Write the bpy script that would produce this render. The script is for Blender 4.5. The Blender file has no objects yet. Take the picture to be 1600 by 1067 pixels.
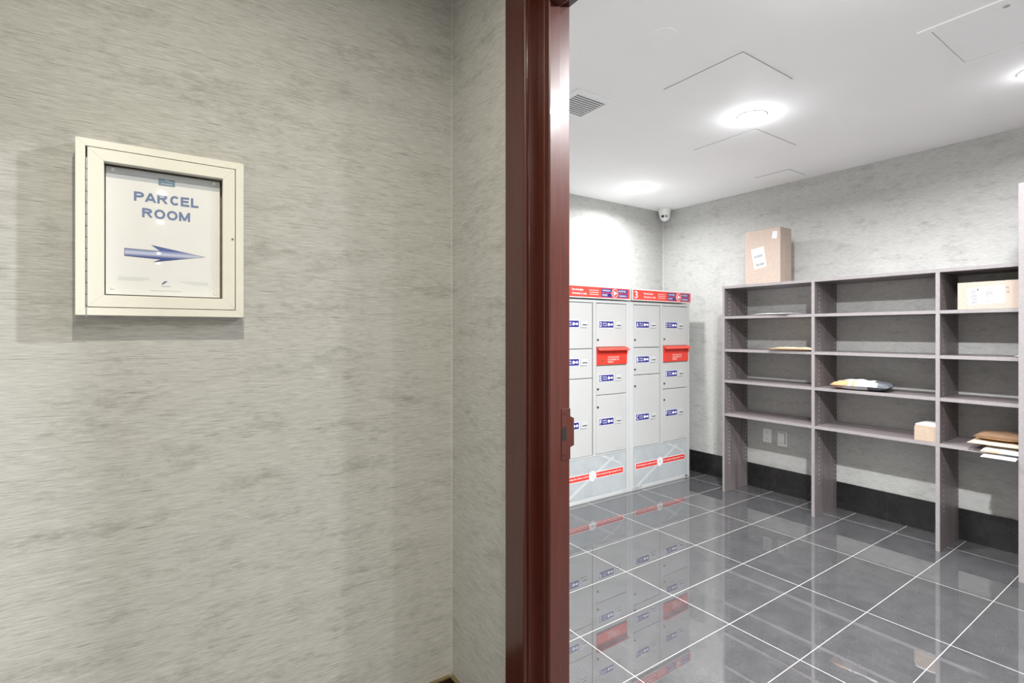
import bpy, math, random
from mathutils import Vector, Matrix
random.seed(7)
SC = bpy.context.scene
COL = SC.collection

# ------------------------------------------------------------------ camera
H = 1.291
F_PX, CY, YAW = 806.04, 519.70, 0.605778
cd = bpy.data.cameras.new('camera'); cam = bpy.data.objects.new('camera', cd); COL.objects.link(cam)
cd.sensor_width = 36.0; cd.sensor_fit = 'HORIZONTAL'; cd.lens = F_PX / 1600 * 36.0
cam.location = (0, 0, H); cam.rotation_euler = (math.pi / 2, 0, -YAW)
cd.shift_y = (CY - 533.5) / 1600.0
cd.clip_start = 0.02
SC.camera = cam

# ------------------------------------------------------------------ world, exposure
w = bpy.data.worlds.new('world'); SC.world = w; w.use_nodes = True
w.node_tree.nodes['Background'].inputs[0].default_value = (0.8, 0.85, 1, 1)
w.node_tree.nodes['Background'].inputs[1].default_value = 0.05
vs = SC.view_settings
vs.view_transform = 'Standard'; vs.look = 'None'; vs.gamma = 1.0; vs.use_curve_mapping = False
vs.exposure = 0.25

# levels
CZ = 2.483            # ceiling
XW = 4.143            # shelf wall
YM = 3.351            # mail wall
YS = 1.463            # corridor end wall
X1, X2 = 0.78, 0.90   # partition
OY0, OY1, OZ = 0.075, 1.045, 2.160    # clear door opening
LEFTX, REARY, SOUTHY = -0.74, -9.9, -2.2

# lamps: (x, y, power)
ROOM_LAMPS = [(2.70, 1.58, 38), (3.28, 2.885, 17), (1.72, 0.57, 98), (3.30, 0.56, 12), (1.72, 2.88, 5), (1.72, -0.14, 17), (1.72, -1.1, 14), (3.30, -1.1, 8)]
HALL_LAMPS = [(0.05, 0.50, 12.5), (0.05, -1.05, 19), (0.05, -2.40, 15), (0.05, -3.76, 12), (0.05, -6.4, 12), (0.05, -7.8, 12)]
ROOM_COL = (0.965, 0.985, 1.0)
HALL_COL = (1.0, 0.95, 0.80)

def lamp_light(x, y, p, col, tag):
    d = bpy.data.lights.new('downlight_lamp', 'AREA'); d.shape = 'DISK'; d.size = 0.085 if tag == 'room' else 0.05
    d.energy = p; d.color = col; d.spread = math.radians(162 if tag == 'room' else 168)
    o = bpy.data.objects.new('downlight_lamp', d); o.location = (x, y, CZ - 0.018); COL.objects.link(o)
    if tag == 'hall': return
    q = bpy.data.lights.new('ceiling_wash_fill', 'POINT'); q.energy = p * 0.045; q.color = col; q.shadow_soft_size = 0.02  # added bodiless point light below each room lamp, fills the ceiling
    o2 = bpy.data.objects.new('ceiling_wash_fill', q); o2.location = (x, y, CZ - 0.06); COL.objects.link(o2)
for x, y, p in ROOM_LAMPS: lamp_light(x, y, p, ROOM_COL, 'room')
for x, y, p in HALL_LAMPS: lamp_light(x, y, p, HALL_COL, 'hall')

# ------------------------------------------------------------------ materials
def nt(name):
    m = bpy.data.materials.new(name); m.use_nodes = True
    return m, m.node_tree, m.node_tree.nodes['Principled BSDF']
def lin(c):
    return tuple(((v / 255) / 12.92 if v / 255 <= .04045 else ((v / 255 + .055) / 1.055) ** 2.4) for v in c) + (1,)
def noise(t, scale_vec, scale=1.0, detail=4, rough=0.6, loc=(0, 0, 0)):
    tc = t.nodes.new('ShaderNodeTexCoord'); mp = t.nodes.new('ShaderNodeMapping')
    mp.inputs['Scale'].default_value = scale_vec; mp.inputs['Location'].default_value = loc
    n = t.nodes.new('ShaderNodeTexNoise'); n.inputs['Scale'].default_value = scale
    n.inputs['Detail'].default_value = detail; n.inputs['Roughness'].default_value = rough
    t.links.new(tc.outputs['Object'], mp.inputs[0]); t.links.new(mp.outputs[0], n.inputs['Vector'])
    return n.outputs['Fac']
def ramp(t, fac, p0, p1, c0, c1):
    r = t.nodes.new('ShaderNodeValToRGB'); e = r.color_ramp.elements
    e[0].position, e[0].color = p0, c0; e[1].position, e[1].color = p1, c1
    t.links.new(fac, r.inputs[0]); return r.outputs[0]
def mix(t, fac, a, b, mode='MIX'):
    m = t.nodes.new('ShaderNodeMix'); m.data_type = 'RGBA'; m.blend_type = mode
    if isinstance(fac, (int, float)): m.inputs[0].default_value = fac
    else: t.links.new(fac, m.inputs[0])
    for i, v in ((6, a), (7, b)):
        if isinstance(v, tuple): m.inputs[i].default_value = v
        else: t.links.new(v, m.inputs[i])
    return m.outputs[2]
def bump(t, b, h, strength, dist=0.001):
    n = t.nodes.new('ShaderNodeBump'); n.inputs['Strength'].default_value = strength; n.inputs['Distance'].default_value = dist
    t.links.new(h, n.inputs['Height']); t.links.new(n.outputs[0], b.inputs['Normal'])
def plain(name, c, rough=0.5, metal=0.0, coat=0.0, var=0.06, scale=30, spec=0.5):
    m, t, b = nt(name); c = c if len(c) == 4 else c + (1,)
    n = noise(t, (1, 1, 1), scale, 3)
    lo = tuple(v * (1 - var) for v in c[:3]) + (1,); hi = tuple(min(1, v * (1 + var)) for v in c[:3]) + (1,)
    t.links.new(ramp(t, n, .3, .7, lo, hi), b.inputs['Base Color'])
    b.inputs['Roughness'].default_value = rough; b.inputs['Metallic'].default_value = metal
    b.inputs['Coat Weight'].default_value = coat; b.inputs['Specular IOR Level'].default_value = spec
    return m
def emis(name, c, s):
    m, t, b = nt(name); b.inputs['Base Color'].default_value = c + (1,)
    b.inputs['Emission Color'].default_value = c + (1,); b.inputs['Emission Strength'].default_value = s
    return m

def wallpaper():
    m, t, b = nt('grasscloth_wallpaper')
    fine = noise(t, (20, 20, 460), 1, 4, .75)
    fine2 = noise(t, (28, 28, 900), 1, 2, .6, (3, 1, 5))
    mid = noise(t, (2.2, 2.2, 26), 1, 3, .6, (7, 2, 1))
    blot = noise(t, (6, 6, 17), 1, 8, .82, (1, 5, 9))
    slub = noise(t, (14, 14, 700), 1, 1, .5, (11, 3, 2))
    a = ramp(t, fine, .40, .62, (.405, .400, .382, 1), (.585, .580, .562, 1))
    a = mix(t, .40, a, ramp(t, fine2, .38, .62, (.33, .326, .310, 1), (.66, .656, .640, 1)))
    a = mix(t, ramp(t, mid, .4, .75, (0, 0, 0, 1), (.35, .35, .35, 1)), a, (.58, .574, .558, 1))
    bm = ramp(t, blot, .52, .74, (0, 0, 0, 1), (.72, .72, .72, 1))
    a = mix(t, bm, a, (.23, .222, .20, 1))
    a = mix(t, ramp(t, slub, .66, .74, (0, 0, 0, 1), (.65, .65, .65, 1)), a, (.18, .17, .14, 1))
    t.links.new(a, b.inputs['Base Color']); b.inputs['Roughness'].default_value = .62
    b.inputs['Specular IOR Level'].default_value = .3
    bump(t, b, fine, .35, .0006)
    return m
def floor_mat():
    m, t, b = nt('polished_porcelain_tile')
    tc = t.nodes.new('ShaderNodeTexCoord'); mp = t.nodes.new('ShaderNodeMapping')
    mp.inputs['Location'].default_value = (-4.5314 + .6096 * 20, -2.55 + .3048 * 60, 0)
    br = t.nodes.new('ShaderNodeTexBrick'); br.offset = 0; br.squash = 1
    br.inputs['Scale'].default_value = 1; br.inputs['Brick Width'].default_value = .6096
    br.inputs['Row Height'].default_value = .3048; br.inputs['Mortar Size'].default_value = .0012
    br.inputs['Mortar Smooth'].default_value = .1; br.inputs['Bias'].default_value = 0
    br.inputs['Color1'].default_value = (.95, .95, .95, 1); br.inputs['Color2'].default_value = (1, 1, 1, 1)
    t.links.new(tc.outputs['Object'], mp.inputs[0]); t.links.new(mp.outputs[0], br.inputs['Vector'])
    n1 = noise(t, (1, 1, 1), 9, 6, .7); n2 = noise(t, (1, 1, 1), 260, 2, .6)
    c = ramp(t, n1, .3, .72, (.056, .055, .058, 1), (.090, .089, .092, 1))
    c = mix(t, ramp(t, n2, .60, .72, (0, 0, 0, 1), (.6, .6, .6, 1)), c, (.20, .20, .20, 1))
    c = mix(t, 1.0, c, br.outputs['Color'], 'MULTIPLY')
    c = mix(t, br.outputs['Fac'], c, (.58, .56, .54, 1))
    t.links.new(c, b.inputs['Base Color'])
    b.inputs['IOR'].default_value = 2.3
    rr = ramp(t, br.outputs['Fac'], 0, 1, (.014, .014, .014, 1), (.7, .7, .7, 1))
    t.links.new(rr, b.inputs['Roughness'])
    return m
def drill(t, b, base):
    # two columns of pale shelf-pin holes, 32 mm apart, in the faces that look along Y (object space: unit origin at x 3.97)
    def M_(op, a, c=None):
        n = t.nodes.new('ShaderNodeMath'); n.operation = op
        for i, v in enumerate((a, c)):
            if v is None: continue
            if isinstance(v, (int, float)): n.inputs[i].default_value = v
            else: t.links.new(v, n.inputs[i])
        return n.outputs[0]
    tc = t.nodes.new('ShaderNodeTexCoord'); sp = t.nodes.new('ShaderNodeSeparateXYZ'); t.links.new(tc.outputs['Object'], sp.inputs[0])
    sn = t.nodes.new('ShaderNodeSeparateXYZ'); t.links.new(tc.outputs['Normal'], sn.inputs[0])
    dx = M_('MINIMUM', M_('ABSOLUTE', M_('SUBTRACT', sp.outputs[0], 3.868 - 3.97)), M_('ABSOLUTE', M_('SUBTRACT', sp.outputs[0], 4.108 - 3.97)))
    dz = M_('SUBTRACT', M_('PINGPONG', sp.outputs[2], .016), 0)
    d = M_('SQRT', M_('ADD', M_('POWER', dx, 2.0), M_('POWER', dz, 2.0)))
    hole = M_('MULTIPLY', M_('MULTIPLY', M_('LESS_THAN', d, .0040), M_('GREATER_THAN', M_('ABSOLUTE', sn.outputs[1]), .5)), M_('GREATER_THAN', sp.outputs[2], .22))
    t.links.new(mix(t, hole, base, (.85, .80, .78, 1)), b.inputs['Base Color'])
def laminate(name, v, mul=1.0, holes=False):
    m, t, b = nt(name)
    g = noise(t, v, 1, 4, .65); g2 = noise(t, tuple(x * .3 for x in v), 1, 3, .6, (4, 4, 4))
    c = ramp(t, g, .3, .72, (.100 * mul, .080 * mul, .080 * mul, 1), (.205 * mul, .176 * mul, .176 * mul, 1))
    c = mix(t, ramp(t, g2, .35, .7, (0, 0, 0, 1), (.5, .5, .5, 1)), c, (.245 * mul, .215 * mul, .215 * mul, 1))
    t.links.new(c, b.inputs['Base Color']); b.inputs['Roughness'].default_value = .42
    if holes: drill(t, b, c)
    return m
def mahogany():
    m, t, b = nt('lacquered_mahogany')
    g = noise(t, (160, 160, 5), 1, 4, .6); g2 = noise(t, (30, 30, 2), 1, 3, .6)
    sc = noise(t, (90, 90, 16), 1, 2, .5, (3, 3, 3))
    c = ramp(t, g, .3, .7, (.044, .0075, .0042, 1), (.086, .0165, .0088, 1))
    c = mix(t, ramp(t, g2, .4, .7, (0, 0, 0, 1), (.6, .6, .6, 1)), c, (.075, .017, .012, 1))
    c = mix(t, ramp(t, sc, .80, .83, (0, 0, 0, 1), (.8, .8, .8, 1)), c, (.30, .17, .13, 1))
    t.links.new(c, b.inputs['Base Color']); b.inputs['Roughness'].default_value = .30
    b.inputs['Coat Weight'].default_value = .65; b.inputs['Coat Roughness'].default_value = .12; b.inputs['Specular IOR Level'].default_value = .45
    bump(t, b, g, .15, .0005)
    return m
def black_tile():
    m, t, b = nt('black_skirting_tile')
    tc = t.nodes.new('ShaderNodeTexCoord'); mp = t.nodes.new('ShaderNodeMapping')
    mp.inputs['Location'].default_value = (.13, .09, 1.0)
    br = t.nodes.new('ShaderNodeTexBrick'); br.offset = 0
    br.inputs['Scale'].default_value = 1; br.inputs['Brick Width'].default_value = .305; br.inputs['Row Height'].default_value = 5
    br.inputs['Mortar Size'].default_value = .0008
    sep = t.nodes.new('ShaderNodeSeparateXYZ'); add = t.nodes.new('ShaderNodeMath'); add.operation = 'ADD'; cb = t.nodes.new('ShaderNodeCombineXYZ')
    t.links.new(tc.outputs['Object'], mp.inputs[0]); t.links.new(mp.outputs[0], sep.inputs[0])
    t.links.new(sep.outputs[0], add.inputs[0]); t.links.new(sep.outputs[1], add.inputs[1]); t.links.new(add.outputs[0], cb.inputs[0]); t.links.new(sep.outputs[2], cb.inputs[1])
    t.links.new(cb.outputs[0], br.inputs['Vector'])
    c = ramp(t, noise(t, (1, 1, 1), 14, 5), .3, .7, (.011, .0105, .011, 1), (.020, .019, .019, 1))
    c = mix(t, br.outputs['Fac'], c, (.028, .028, .028, 1))
    t.links.new(c, b.inputs['Base Color']); b.inputs['Roughness'].default_value = .22
    return m
def cardboard(name, c):
    m, t, b = nt(name)
    n = noise(t, (1, 1, 1), 60, 4); f = noise(t, (120, 120, 12), 1, 2)
    lo = tuple(v * .90 for v in c) + (1,); hi = tuple(v * 1.06 for v in c) + (1,)
    a = ramp(t, n, .3, .7, lo, hi); a = mix(t, .25, a, ramp(t, f, .3, .7, lo, hi))
    t.links.new(a, b.inputs['Base Color']); b.inputs['Roughness'].default_value = .75
    return m
def glass():
    m, t, b = nt('clear_glazing')
    out = t.nodes['Material Output']
    tr = t.nodes.new('ShaderNodeBsdfTransparent'); gl = t.nodes.new('ShaderNodeBsdfGlossy'); gl.inputs['Roughness'].default_value = .02
    fr = t.nodes.new('ShaderNodeFresnel'); fr.inputs['IOR'].default_value = 1.5
    mx = t.nodes.new('ShaderNodeMixShader')
    geo = t.nodes.new('ShaderNodeNewGeometry'); inv = t.nodes.new('ShaderNodeMath'); inv.operation = 'SUBTRACT'; inv.inputs[0].default_value = 1
    mu = t.nodes.new('ShaderNodeMath'); mu.operation = 'MULTIPLY'
    t.links.new(geo.outputs['Backfacing'], inv.inputs[1]); t.links.new(inv.outputs[0], mu.inputs[0]); t.links.new(fr.outputs[0], mu.inputs[1])
    t.links.new(mu.outputs[0], mx.inputs[0]); t.links.new(tr.outputs[0], mx.inputs[1]); t.links.new(gl.outputs[0], mx.inputs[2])
    t.links.new(mx.outputs[0], out.inputs[0])
    return m
def arrow_mat():
    m, t, b = nt('blue_gradient_print')
    tc = t.nodes.new('ShaderNodeTexCoord'); sep = t.nodes.new('ShaderNodeSeparateXYZ'); t.links.new(tc.outputs['Object'], sep.inputs[0])
    mr = t.nodes.new('ShaderNodeMapRange'); mr.inputs[1].default_value = .455 - .36; mr.inputs[2].default_value = .495 - .36
    t.links.new(sep.outputs[2], mr.inputs[0])
    r = t.nodes.new('ShaderNodeValToRGB'); e = r.color_ramp.elements
    e[0].position = .1; e[0].color = lin((60, 80, 150)); e[1].position = .85; e[1].color = lin((80, 100, 170))
    x = e.new(.45); x.color = lin((205, 212, 235))
    mr.inputs[1].default_value = .101; mr.inputs[2].default_value = .124
    t.links.new(mr.outputs[0], r.inputs[0]); t.links.new(r.outputs[0], b.inputs['Base Color'])
    return m

M = {}
M['paper_wall'] = wallpaper(); M['floor'] = floor_mat()
M['lam_v'] = laminate('ash_laminate_upright', (90, 90, 5), 1.05); M['lam_drilled'] = laminate('drilled_ash_laminate', (90, 90, 5), 0.95, holes=True); M['lam_h'] = laminate('ash_laminate_shelf', (60, 5, 110), 1.1); M['edge'] = plain('pale_edge_banding', (.27, .244, .246), .45, var=.08, scale=60)
M['wood'] = mahogany(); M['skirt'] = black_tile()
M['skirt_hall'] = plain('brown_skirting_tile', (.030, .017, .010), .25, var=.35, scale=20)
M['skirt_edge'] = plain('skirting_metal_trim', (.42, .33, .18), .3, metal=.8)
M['ceil'] = plain('ceiling_paint', (.92, .92, .92), .85, var=.01, scale=3)
M['panel'] = plain('ceiling_panel_paint', (.92, .92, .92), .7, var=.01)
M['gap'] = plain('dark_gap', (.10, .10, .10), .9)
M['black'] = plain('black_paint', (.006, .006, .006), .6)
M['steel'] = plain('grey_enamelled_steel', (.50, .50, .488), .40, var=.015, scale=6)
M['steel_rim'] = plain('pale_enamelled_steel', (.55, .555, .55), .38, var=.015, scale=6)
M['seam'] = plain('door_seam_shadow_gap', (.09, .09, .09), .8)
M['blue'] = plain('blue_vinyl', lin((46, 44, 128)), .45, var=.05)
M['lock'] = plain('dark_lock_steel', (.09, .085, .08), .35, metal=.7)
M['chrome'] = plain('bright_steel', (.55, .54, .52), .3, metal=.9)
M['red'] = plain('red_enamel', (.72, .048, .030), .38, var=.04)
M['hdr'] = plain('red_vinyl_header', (.76, .070, .050), .40, var=.06, scale=12)
M['white'] = plain('white_print', (.86, .86, .87), .5, var=.01)
M['pinkwhite'] = plain('worn_white_print', (.80, .60, .56), .5, var=.05)
M['greyprint'] = plain('grey_print', (.42, .42, .43), .5)
M['darkprint'] = plain('dark_print', (.05, .05, .06), .5)
M['kick'] = plain('silver_grey_vinyl', (.43, .455, .465), .35, var=.10, scale=5)
M['kick_beam'] = plain('pale_grey_vinyl', (.55, .57, .57), .35, var=.03)
M['card'] = cardboard('pale_cardboard', (.44, .35, .295)); M['card2'] = cardboard('tan_cardboard', (.42, .32, .24))
M['kraft'] = cardboard('kraft_paper', (.50, .31, .17)); M['kraft_dk'] = cardboard('brown_kraft_paper', (.20, .115, .065))
M['kraft_lt'] = cardboard('manila_paper', (.66, .54, .40))
M['envelope'] = plain('white_envelope_paper', (.74, .73, .73), .6, var=.03)
M['grey_poly'] = plain('grey_poly_mailer', (.16, .17, .19), .35, var=.2, scale=40)
M['label'] = plain('label_paper', (.62, .62, .625), .5, var=.01); M['bars'] = plain('barcode_ink', (.13, .13, .135), .5)
M['orange'] = plain('orange_print', (.66, .36, .17), .5, var=.15, scale=40)
M['plate'] = plain('white_plastic', (.84, .84, .82), .4, var=.01)
M['frame'] = plain('cream_aluminium', (.78, .765, .69), .42, var=.015, scale=12)
M['sheet'] = plain('printed_sheet', (.84, .84, .845), .4, var=.01)
M['band'] = plain('pale_blue_print', (.50, .53, .58), .5, var=.03)
M['signtext'] = plain('haze_lightened_blue_ink', lin((108, 127, 170)), .5)  # blue ink lightened, haze of the glazing put into its colour
M['logo'] = plain('teal_blue_ink', lin((100, 132, 155)), .5)
M['arrow'] = arrow_mat(); M['glass'] = glass()
M['backing'] = plain('brown_cork_backing', (.26, .17, .12), .8, var=.15, scale=60)
M['gasket'] = plain('dark_rubber_gasket', (.012, .006, .006), .9, spec=.1)
M['sealant'] = plain('white_corner_sealant', (.74, .74, .74), .6); M['sealant_hall'] = plain('pale_corner_sealant', (.60, .59, .54), .6)
M['glow'] = emis('lit_lamp_lens', (1, .99, .97), 25)
M['lens'] = plain('black_glass_lens', (.01, .01, .012), .1)
M['lens2'] = plain('grey_infrared_lens', (.10, .10, .10), .25)

# ------------------------------------------------------------------ mesh builder
_tc = {}
def text2d(s, bold=0.0):
    k = (s, bold)
    if k in _tc: return _tc[k]
    cu = bpy.data.curves.new('t', 'FONT'); cu.body = s; cu.size = 1; cu.resolution_u = 3; cu.offset = bold
    ob = bpy.data.objects.new('t', cu); COL.objects.link(ob)
    dg = bpy.context.evaluated_depsgraph_get(); dg.update()
    me = bpy.data.meshes.new_from_object(ob.evaluated_get(dg))
    vs_ = [(v.co.x, v.co.y) for v in me.vertices]; fs = [tuple(p.vertices) for p in me.polygons]
    bpy.data.objects.remove(ob); bpy.data.curves.remove(cu); bpy.data.meshes.remove(me)
    xs = [v[0] for v in vs_]; ys = [v[1] for v in vs_]
    x0, x1, y0, y1 = min(xs), max(xs), min(ys), max(ys)
    r = ([((x - x0) / (x1 - x0), (y - y0) / (y1 - y0)) for x, y in vs_], fs, (x1 - x0) / (y1 - y0))
    _tc[k] = r; return r

class Fr:    # 2D frame: o + u*U + v*V + w*N
    def __init__(s, o, U, V):
        s.o = Vector(o); s.U = Vector(U).normalized(); s.V = Vector(V).normalized(); s.N = s.U.cross(s.V)
    def p(s, u, v, w=0): return s.o + s.U * u + s.V * v + s.N * w
def frY(y): return Fr((0, y, 0), (1, 0, 0), (0, 0, 1))       # faces -Y : u = X, v = Z
def frX(x): return Fr((x, 0, 0), (0, -1, 0), (0, 0, 1))      # faces -X : u = -Y, v = Z

class MB:
    def __init__(s): s.v = []; s.f = []; s.m = []; s.mats = []
    def mi(s, m):
        m = M[m]
        if m not in s.mats: s.mats.append(m)
        return s.mats.index(m)
    def add(s, vs_, fs, m):
        n = len(s.v); s.v += [Vector(v) for v in vs_]; k = s.mi(m)
        for f in fs: s.f.append(tuple(i + n for i in f)); s.m.append(k)
        return s
    def box(s, x0, x1, y0, y1, z0, z1, m):
        x0, x1 = min(x0, x1), max(x0, x1); y0, y1 = min(y0, y1), max(y0, y1); z0, z1 = min(z0, z1), max(z0, z1)
        v = [(x, y, z) for z in (z0, z1) for y in (y0, y1) for x in (x0, x1)]
        return s.add(v, [(0, 2, 3, 1), (4, 5, 7, 6), (0, 1, 5, 4), (2, 6, 7, 3), (0, 4, 6, 2), (1, 3, 7, 5)], m)
    def slab(s, fr, u0, u1, v0, v1, w0, w1, m):
        p = [fr.p(u, v, w) for w in (w0, w1) for v in (v0, v1) for u in (u0, u1)]
        return s.add(p, [(0, 2, 3, 1), (4, 5, 7, 6), (0, 1, 5, 4), (2, 6, 7, 3), (0, 4, 6, 2), (1, 3, 7, 5)], m)
    def prism(s, fr, pts, w0, w1, m):
        n = len(pts); p = [fr.p(u, v, w0) for u, v in pts] + [fr.p(u, v, w1) for u, v in pts]
        f = [tuple(range(n - 1, -1, -1)), tuple(range(n, 2 * n))] + [(i, (i + 1) % n, n + (i + 1) % n, n + i) for i in range(n)]
        return s.add(p, f, m)
    def cyl(s, fr, u, v, r, w0, w1, m, n=20, r1=None):
        r1 = r if r1 is None else r1
        a = [(math.cos(2 * math.pi * i / n), math.sin(2 * math.pi * i / n)) for i in range(n)]
        p = [fr.p(u + r * c, v + r * d, w0) for c, d in a] + [fr.p(u + r1 * c, v + r1 * d, w1) for c, d in a]
        f = [tuple(range(n - 1, -1, -1)), tuple(range(n, 2 * n))] + [(i, (i + 1) % n, n + (i + 1) % n, n + i) for i in range(n)]
        return s.add(p, f, m)
    def ring(s, fr, u, v, r0, r1, w0, w1, m, n=28):
        a = [(math.cos(2 * math.pi * i / n), math.sin(2 * math.pi * i / n)) for i in range(n)]
        p = []
        for r, w_ in ((r0, w0), (r1, w0), (r1, w1), (r0, w1)): p += [fr.p(u + r * c, v + r * d, w_) for c, d in a]
        f = []
        for k in range(4):
            for i in range(n):
                j = (i + 1) % n; f.append((k * n + i, k * n + j, ((k + 1) % 4) * n + j, ((k + 1) % 4) * n + i))
        return s.add(p, f, m)
    def text(s, fr, txt, u, v, h, m, w_=0.0004, width=None, bold=0.0, center=False):
        vs_, fs, asp = text2d(txt, bold); W = width if width else asp * h
        if center: u -= W / 2; v -= h / 2
        return s.add([fr.p(u + a * W, v + b * h, w_) for a, b in vs_], fs, m)
    def lathe(s, c, prof, m, n=32, axis='z'):
        p = []; 
        for r, z in prof:
            for i in range(n):
                a = 2 * math.pi * i / n; p.append((c[0] + r * math.cos(a), c[1] + r * math.sin(a), c[2] + z))
        f = []
        for k in range(len(prof) - 1):
            for i in range(n):
                j = (i + 1) % n; f.append((k * n + i, k * n + j, (k + 1) * n + j, (k + 1) * n + i))
        f.append(tuple(range(n - 1, -1, -1))); f.append(tuple(range((len(prof) - 1) * n, len(prof) * n)))
        return s.add(p, f, m)
    def build(s, name, parent=None, origin=(0, 0, 0), bevel=0.0, smooth=False, seg=2):
        me = bpy.data.meshes.new(name); o = bpy.data.objects.new(name, me); COL.objects.link(o)
        root = parent
        if parent is not None:
            while root.parent: root = root.parent
            org = Vector(root.location)
        else: org = Vector(origin); o.location = org
        me.from_pydata([v - org for v in s.v], [], s.f)
        for m in s.mats: me.materials.append(m)
        for p, k in zip(me.polygons, s.m): p.material_index = k; p.use_smooth = smooth
        me.update()
        if parent is not None: o.parent = parent
        if bevel > 0:
            b = o.modifiers.new('bevel', 'BEVEL'); b.width = bevel; b.segments = seg; b.limit_method = 'ANGLE'; b.angle_limit = math.radians(40)
            b.harden_normals = False
        return o

def block(mb_, fr, txt, u, v, h, width, m, th=.225):
    """heavy sans capitals out of thick strokes"""
    def arc(cx, cy, rx, ry, a0, a1, n=14): return [(cx + rx * math.cos(math.radians(a0 + (a1 - a0) * i / n)), cy + ry * math.sin(math.radians(a0 + (a1 - a0) * i / n))) for i in range(n + 1)]
    t = th; k = t / 2
    G = {'P': (.86, [[(k, 0), (k, 1)], [(k, 1 - k), (.48, 1 - k)] + arc(.48, .70, .30 , .30 - k, 90, -90)[1:] + [(k, .40 + k)]]),
         'R': (.98, [[(k, 0), (k, 1)], [(k, 1 - k), (.50, 1 - k)] + arc(.50, .72, .30, .28 - k, 90, -90)[1:] + [(k, .44 + k)], [(.50, .50), (.86, 0)]]),
         'A': (1.0, [[(.09, 0), (.50, 1)], [(.50, 1), (.91, 0)], [(.22, .30), (.78, .30)]]),
         'C': (.98, [arc(.54, .5, .45 - k, .5 - k + .01, 42, 318, 26)]),
         'E': (.86, [[(k, 0), (k, 1)], [(k, 1 - k), (.80, 1 - k)], [(k, .52), (.74, .52)], [(k, k), (.83, k)]]),
         'L': (.76, [[(k, 0), (k, 1)], [(k, k), (.74, k)]]),
         'O': (1.06, [arc(.53, .5, .51 - k, .5 - k + .01, 0, 360, 32)]),
         'M': (1.10, [[(k, 0), (k, 1)], [(1.08 - k, 0), (1.08 - k, 1)], [(k, 1), (.54, .10)], [(.54, .10), (1.08 - k, 1)]])}
    gap = .11; tot = sum(G[c_][0] for c_ in txt) + gap * (len(txt) - 1); sx = width / tot; x = 0; lay = 0
    for c_ in txt:
        w_, st = G[c_]
        for line in st:
            lay += 1; L_, R_ = [], []
            for i, p in enumerate(line):
                a = line[max(0, i - 1)]; b = line[min(len(line) - 1, i + 1)]
                if line[0] == line[-1] or (abs(line[0][0] - line[-1][0]) < 1e-6 and abs(line[0][1] - line[-1][1]) < 1e-6 and len(line) > 4):
                    a = line[(i - 1) % (len(line) - 1)] if i == 0 else line[i - 1]; b = line[1] if i == len(line) - 1 else line[i + 1]
                d = Vector((b[0] - a[0], b[1] - a[1])).normalized(); nn = Vector((-d.y, d.x)) * k
                L_.append((p[0] + nn.x, p[1] + nn.y)); R_.append((p[0] - nn.x, p[1] - nn.y))
            P_ = [fr.p(u + (x + q[0]) * sx, v + min(1.0, max(0, q[1])) * h, .0004 + lay * .00001) for q in L_ + R_]; n = len(L_)
            mb_.add(P_, [(i, n + i, n + i + 1, i + 1) for i in range(n - 1)], m)
        x += w_ + gap
def tag(o, label=None, cat=None, group=None, kind=None):
    if label: o['label'] = label
    if cat: o['category'] = cat
    if group: o['group'] = group
    if kind: o['kind'] = kind
    return o
def empty(name, loc, label=None, cat=None, group=None, kind=None):
    o = bpy.data.objects.new(name, None); o.empty_display_size = .1; COL.objects.link(o); o.location = loc
    return tag(o, label, cat, group, kind)
def struct(name, mb, **k):
    return tag(mb.build(name, **k), kind='structure')

# ------------------------------------------------------------------ the shell
T = .12
struct('floor', MB().box(LEFTX - T, XW + T, REARY - T, YM + T, -.1, 0, 'floor'))
c = MB(); c.box(LEFTX - T, XW + T, REARY - T, YM + T, CZ, CZ + .1, 'ceil'); struct('ceiling', c)
struct('wall_corridor_end', MB().box(LEFTX - T, X1, YS, YS + T, 0, CZ, 'paper_wall'))
struct('wall_corridor_left', MB().box(LEFTX - T, LEFTX, REARY, YS, 0, CZ, 'paper_wall'))
struct('wall_corridor_rear', MB().box(LEFTX - T, X1, REARY - T, REARY, 0, CZ, 'paper_wall'))
mb = MB()
mb.box(X1, X2, OY1 + .022, YM, 0, CZ, 'paper_wall').box(X1, X2, REARY, OY0 - .022, 0, CZ, 'paper_wall').box(X1, X2, OY0 - .022, OY1 + .022, OZ + .022, CZ, 'paper_wall')
struct('wall_partition', mb)
struct('wall_mail', MB().box(X2, XW + T, YM, YM + T, 0, CZ, 'paper_wall'))
struct('wall_shelf', MB().box(XW, XW + T, SOUTHY, YM, 0, CZ, 'paper_wall'))
struct('wall_south', MB().box(X2, XW + T, SOUTHY - T, SOUTHY, 0, CZ, 'paper_wall'))
struct('trim_1', MB().box(XW - .0045, XW, YM - .0045, YM, .195, CZ, 'sealant'))
struct('trim_2', MB().box(X1 - .0022, X1, YS - .0022, YS, .205, CZ, 'sealant_hall'))
def skirt(name, *b, mat='skirt', h=.195, cap=None):
    m_ = MB().box(*b, 0, h, mat)
    if cap: m_.box(*cap, h, h + .004, 'skirt_edge')
    struct(name, m_)
skirt('baseboard_shelf_wall', XW - .011, XW, SOUTHY, YM)
skirt('baseboard_mail_wall', X2, XW - .011, YM - .011, YM)
skirt('baseboard_partition', X2, X2 + .011, OY1 + .12, YM - .011)
skirt('baseboard_partition_south', X2, X2 + .011, SOUTHY, OY0 - .12)
skirt('baseboard_corridor_end', LEFTX, X1 - .012, YS - .012, YS, mat='skirt_hall', h=.201, cap=(LEFTX, X1 - .012, YS - .013, YS))
skirt('baseboard_corridor_right', X1 - .012, X1, 1.137, YS - .012, mat='skirt_hall', h=.201, cap=(X1 - .013, X1, 1.137, YS - .012))
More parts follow.
